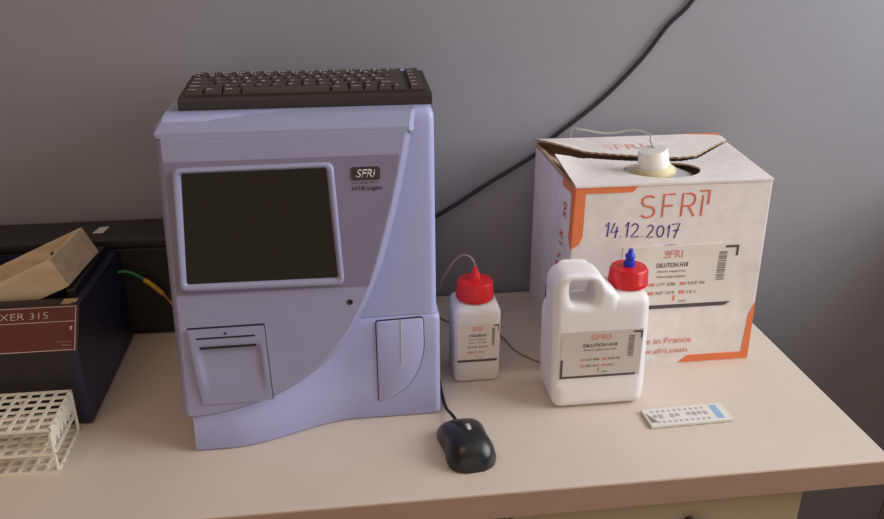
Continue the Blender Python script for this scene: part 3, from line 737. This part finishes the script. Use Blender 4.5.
b = BM(); box(b, X1 - .0255, X1 - .0125, 1.0, 1.150, .835, .9160, .002); obj('tube_cradle', b, 'dark', mx)
for x, y in ((X0 + .03, Y0 + .03), (X1 - .03, Y0 + .03), (X0 + .03, Y1 - .03), (X1 - .03, Y1 - .03)):
    b = BM(); lathe(b, [(.01, T), (.01, T + .003)], x, y, 16); obj('foot', b, 'gap', mx)
sn = Vector((0, .9675 - Y0, ZM - .860)).normalized(); sA = math.atan2(ZM - .860, .9675 - Y0); SL = math.hypot(.9675 - Y0, ZM - .860)
nf = Vector((0, -sn.z, sn.y))
def slope_pt(x, v, o=0): p = Vector((x, Y0 + .001, .8597)) + sn * (v * SL) + nf * o; return p
def slope_rect(bm, x0, x1, v0, v1, o0, o1):
    prism(bm, [slope_pt(x0, v0, o1), slope_pt(x1, v0, o1), slope_pt(x1, v1, o1), slope_pt(x0, v1, o1)], [slope_pt(x0, v0, o0), slope_pt(x1, v0, o0), slope_pt(x1, v1, o0), slope_pt(x0, v1, o0)])
b = BM(); slope_rect(b, X0 + .013, X1 - .001, .02, .985, -.001, .0016); np_ = obj('name_plate', b, 'maroon', mx)
b = BM()
def slope_text(bm, s, x, v, w_, h_):
    t = text_mesh(s, w_, h_, bold=-.012); t.transform(Matrix.Translation(slope_pt(x, v, .0017)) @ Matrix.Rotation(sA, 4, 'X')); merge(bm, t)
slope_text(b, 'MIXER 315', -.4580, .72, .0745, .0085)
slope_rect(b, X0 + .015, X1 - .003, .640, .652, .001, .0019); slope_rect(b, X0 + .015, X1 - .003, .955, .968, .001, .0019)
slope_rect(b, X0 + .015, X1 - .003, .035, .048, .001, .0019); slope_rect(b, X1 - .0045, X1 - .0035, .035, .968, .001, .0019)
slope_rect(b, X1 - .0105, X1 - .0078, .46, .54, .001, .0019)
slope_text(b, 'stirring instruments', -.372, .20, .018, .002); slope_text(b, 'made in EU', -.365, .13, .010, .002)
obj('plate_lettering', b, 'plline', np_)
b = BM(); box(b, -.370, -.352, .972, .987, ZM - .002, ZM - .0003); obj('tape_strip', b, 'tan', mx)
# earth wire at the mixer's back
b = BM(); tube(b, [(X1 - .002, 1.150, .872), (X1 + .012, 1.152, .871), (X1 + .025, 1.153, .864), (X1 + .035, 1.154, .855)], .0022); gw = obj('earth_wire', b, 'green', mx, smooth=True)
b = BM(); tube(b, [(X1 + .034, 1.154, .856), (X1 + .045, 1.155, .845), (X1 + .058, 1.157, .829)], .0036); tube(b, [(X1 + .058, 1.157, .829), (X1 + .063, 1.158, .820), (X1 + .072, 1.16, .802), (X1 + .085, 1.16, .775), (X1 + .10, 1.16, T + .002)], .0014)
obj('sleeve', b, 'yellow', gw, smooth=True)

# ---------------------------------------------------------------- pine tray tilted on the mixer
tilt, yawt = .428, -.0677
ex = Vector((math.cos(tilt) * math.cos(yawt), math.cos(tilt) * math.sin(yawt), math.sin(tilt))); ey = Vector((-math.sin(yawt), math.cos(yawt), 0)); ez = ex.cross(ey)
N = Vector((-.3834, 1.0012, .9587)); Wt, Ht, Lt = .1172, .0423, .19
m4 = Matrix(((ex.x, ey.x, ez.x, N.x), (ex.y, ey.y, ez.y, N.y), (ex.z, ey.z, ez.z, N.z), (0, 0, 0, 1)))
tr = thing('wooden_tray', 'small open pale wooden tray tilted up on the mixer', 'tray', (-.43, 1.06, .90))
th = .006
for nm, a in (('side_board', (-Lt, 0, 0, th, -Ht, 0)), ('side_board', (-Lt, 0, Wt - th, Wt, -Ht, 0)), ('end_board', (-th, 0, th, Wt - th, -Ht, 0)), ('end_board', (-Lt, -Lt + th, th, Wt - th, -Ht, 0)), ('bottom_board', (-Lt + th, -th, th, Wt - th, -Ht, -Ht + th))):
    b = BM(); box(b, *a, .0008, 1, mat4=m4); obj(nm, b, 'wood', tr)
b = BM(); box(b, -.060, -.054, Wt - th - .0006, Wt - th, -.018, -.013, .0002, 1, mat4=m4); obj('knot', b, 'knob', tr)

# ---------------------------------------------------------------- black unit against the wall
un = thing('equipment_case', 'long low black equipment case with a white sticker behind the mixer', 'equipment', (-.55, 1.2, T))
b = BM(); box(b, -.86, -.272, 1.178, 1.252, T, .905, .004); box(b, -.86, -.272, 1.172, 1.18, T + .008, .9, .002); obj('body', b, 'unitf', un)
b = BM(); pr = [(1.176, .900), (1.172, .905), (1.173, .914), (1.180, .9185), (1.250, .9185), (1.254, .914), (1.254, .903)]
loft(b, [[(-.862, y, z) for y, z in pr], [(-.276, y, z) for y, z in pr], [(-.270, y, z - .003) for y, z in pr]]); obj('lid', b, 'unit', un, angle=50)
b = BM(); loft(b, [[(-.388, 1.196, .9183), (-.3725, 1.196, .9183), (-.369, 1.222, .9183), (-.3835, 1.222, .9183)], [(-.388, 1.196, .9190), (-.3725, 1.196, .9190), (-.369, 1.222, .9190), (-.3835, 1.222, .9190)]]); obj('sticker', b, 'sticker', un)

# ---------------------------------------------------------------- test tube rack
rk = thing('test_tube_rack', 'white plastic wire-grid test tube rack in front of the mixer', 'rack', (-.48, .878, T))
rx1, ry0, ry1 = -.3590, .8335, .9210; PX = .0155; NC = 16; rx0 = rx1 - NC * PX - .004
py = (ry1 - ry0 - .003) / 6
def grid(z, th=.0028, wb=.0034):
    bm = BM()
    for i in range(NC + 1):
        x = rx1 - .002 - i * PX; box(bm, x - wb / 2, x + wb / 2, ry0, ry1, z, z + th)
    for j in range(7):
        y = ry0 + .0015 + j * py; box(bm, rx0, rx1, y - wb / 2 * .9, y + wb / 2 * .9, z + .0001, z + th - .0001)
    return bm
TOPZ = .8120
obj('top_grid', grid(TOPZ - .003), 'rack', rk); obj('middle_grid', grid(.7755), 'rack', rk); obj('bottom_grid', grid(T), 'rack', rk)
for x in (rx1 - .0035, rx0):
    b = BM()
    for y in (ry0, ry1 - .0035): box(b, x, x + .0035, y, y + .0035, T, TOPZ, .0006, 1)
    box(b, x, x + .0035, ry0, ry1, TOPZ - .0045, TOPZ, .0006, 1); box(b, x, x + .0035, ry0, ry1, T, T + .0035, .0006, 1)
    obj('end_frame', b, 'rack', rk)
    b = BM(); pts = [(ry0 + .003, TOPZ - .002)]
    lo_ = []
    for j in range(6):
        ya, yb = ry0 + .003 + j * (ry1 - ry0 - .006) / 6, ry0 + .003 + (j + 1) * (ry1 - ry0 - .006) / 6
        for k in range(7):
            q = k / 6; lo_.append((ya + (yb - ya) * q, TOPZ - .017 - .012 * math.sin(math.pi * q)))
    loft(b, [[(x + .0006, y, z) for y, z in pts + lo_ + [(ry1 - .003, TOPZ - .002)]], [(x + .0024, y, z) for y, z in pts + lo_ + [(ry1 - .003, TOPZ - .002)]]])
    obj('scalloped_web', b, 'rack', rk)
for i in range(4, NC, 4):
    x = rx1 - .002 - i * PX; b = BM(); box(b, x - .0015, x + .0015, ry1 - .003, ry1, T, TOPZ); obj('rear_post', b, 'rack', rk)
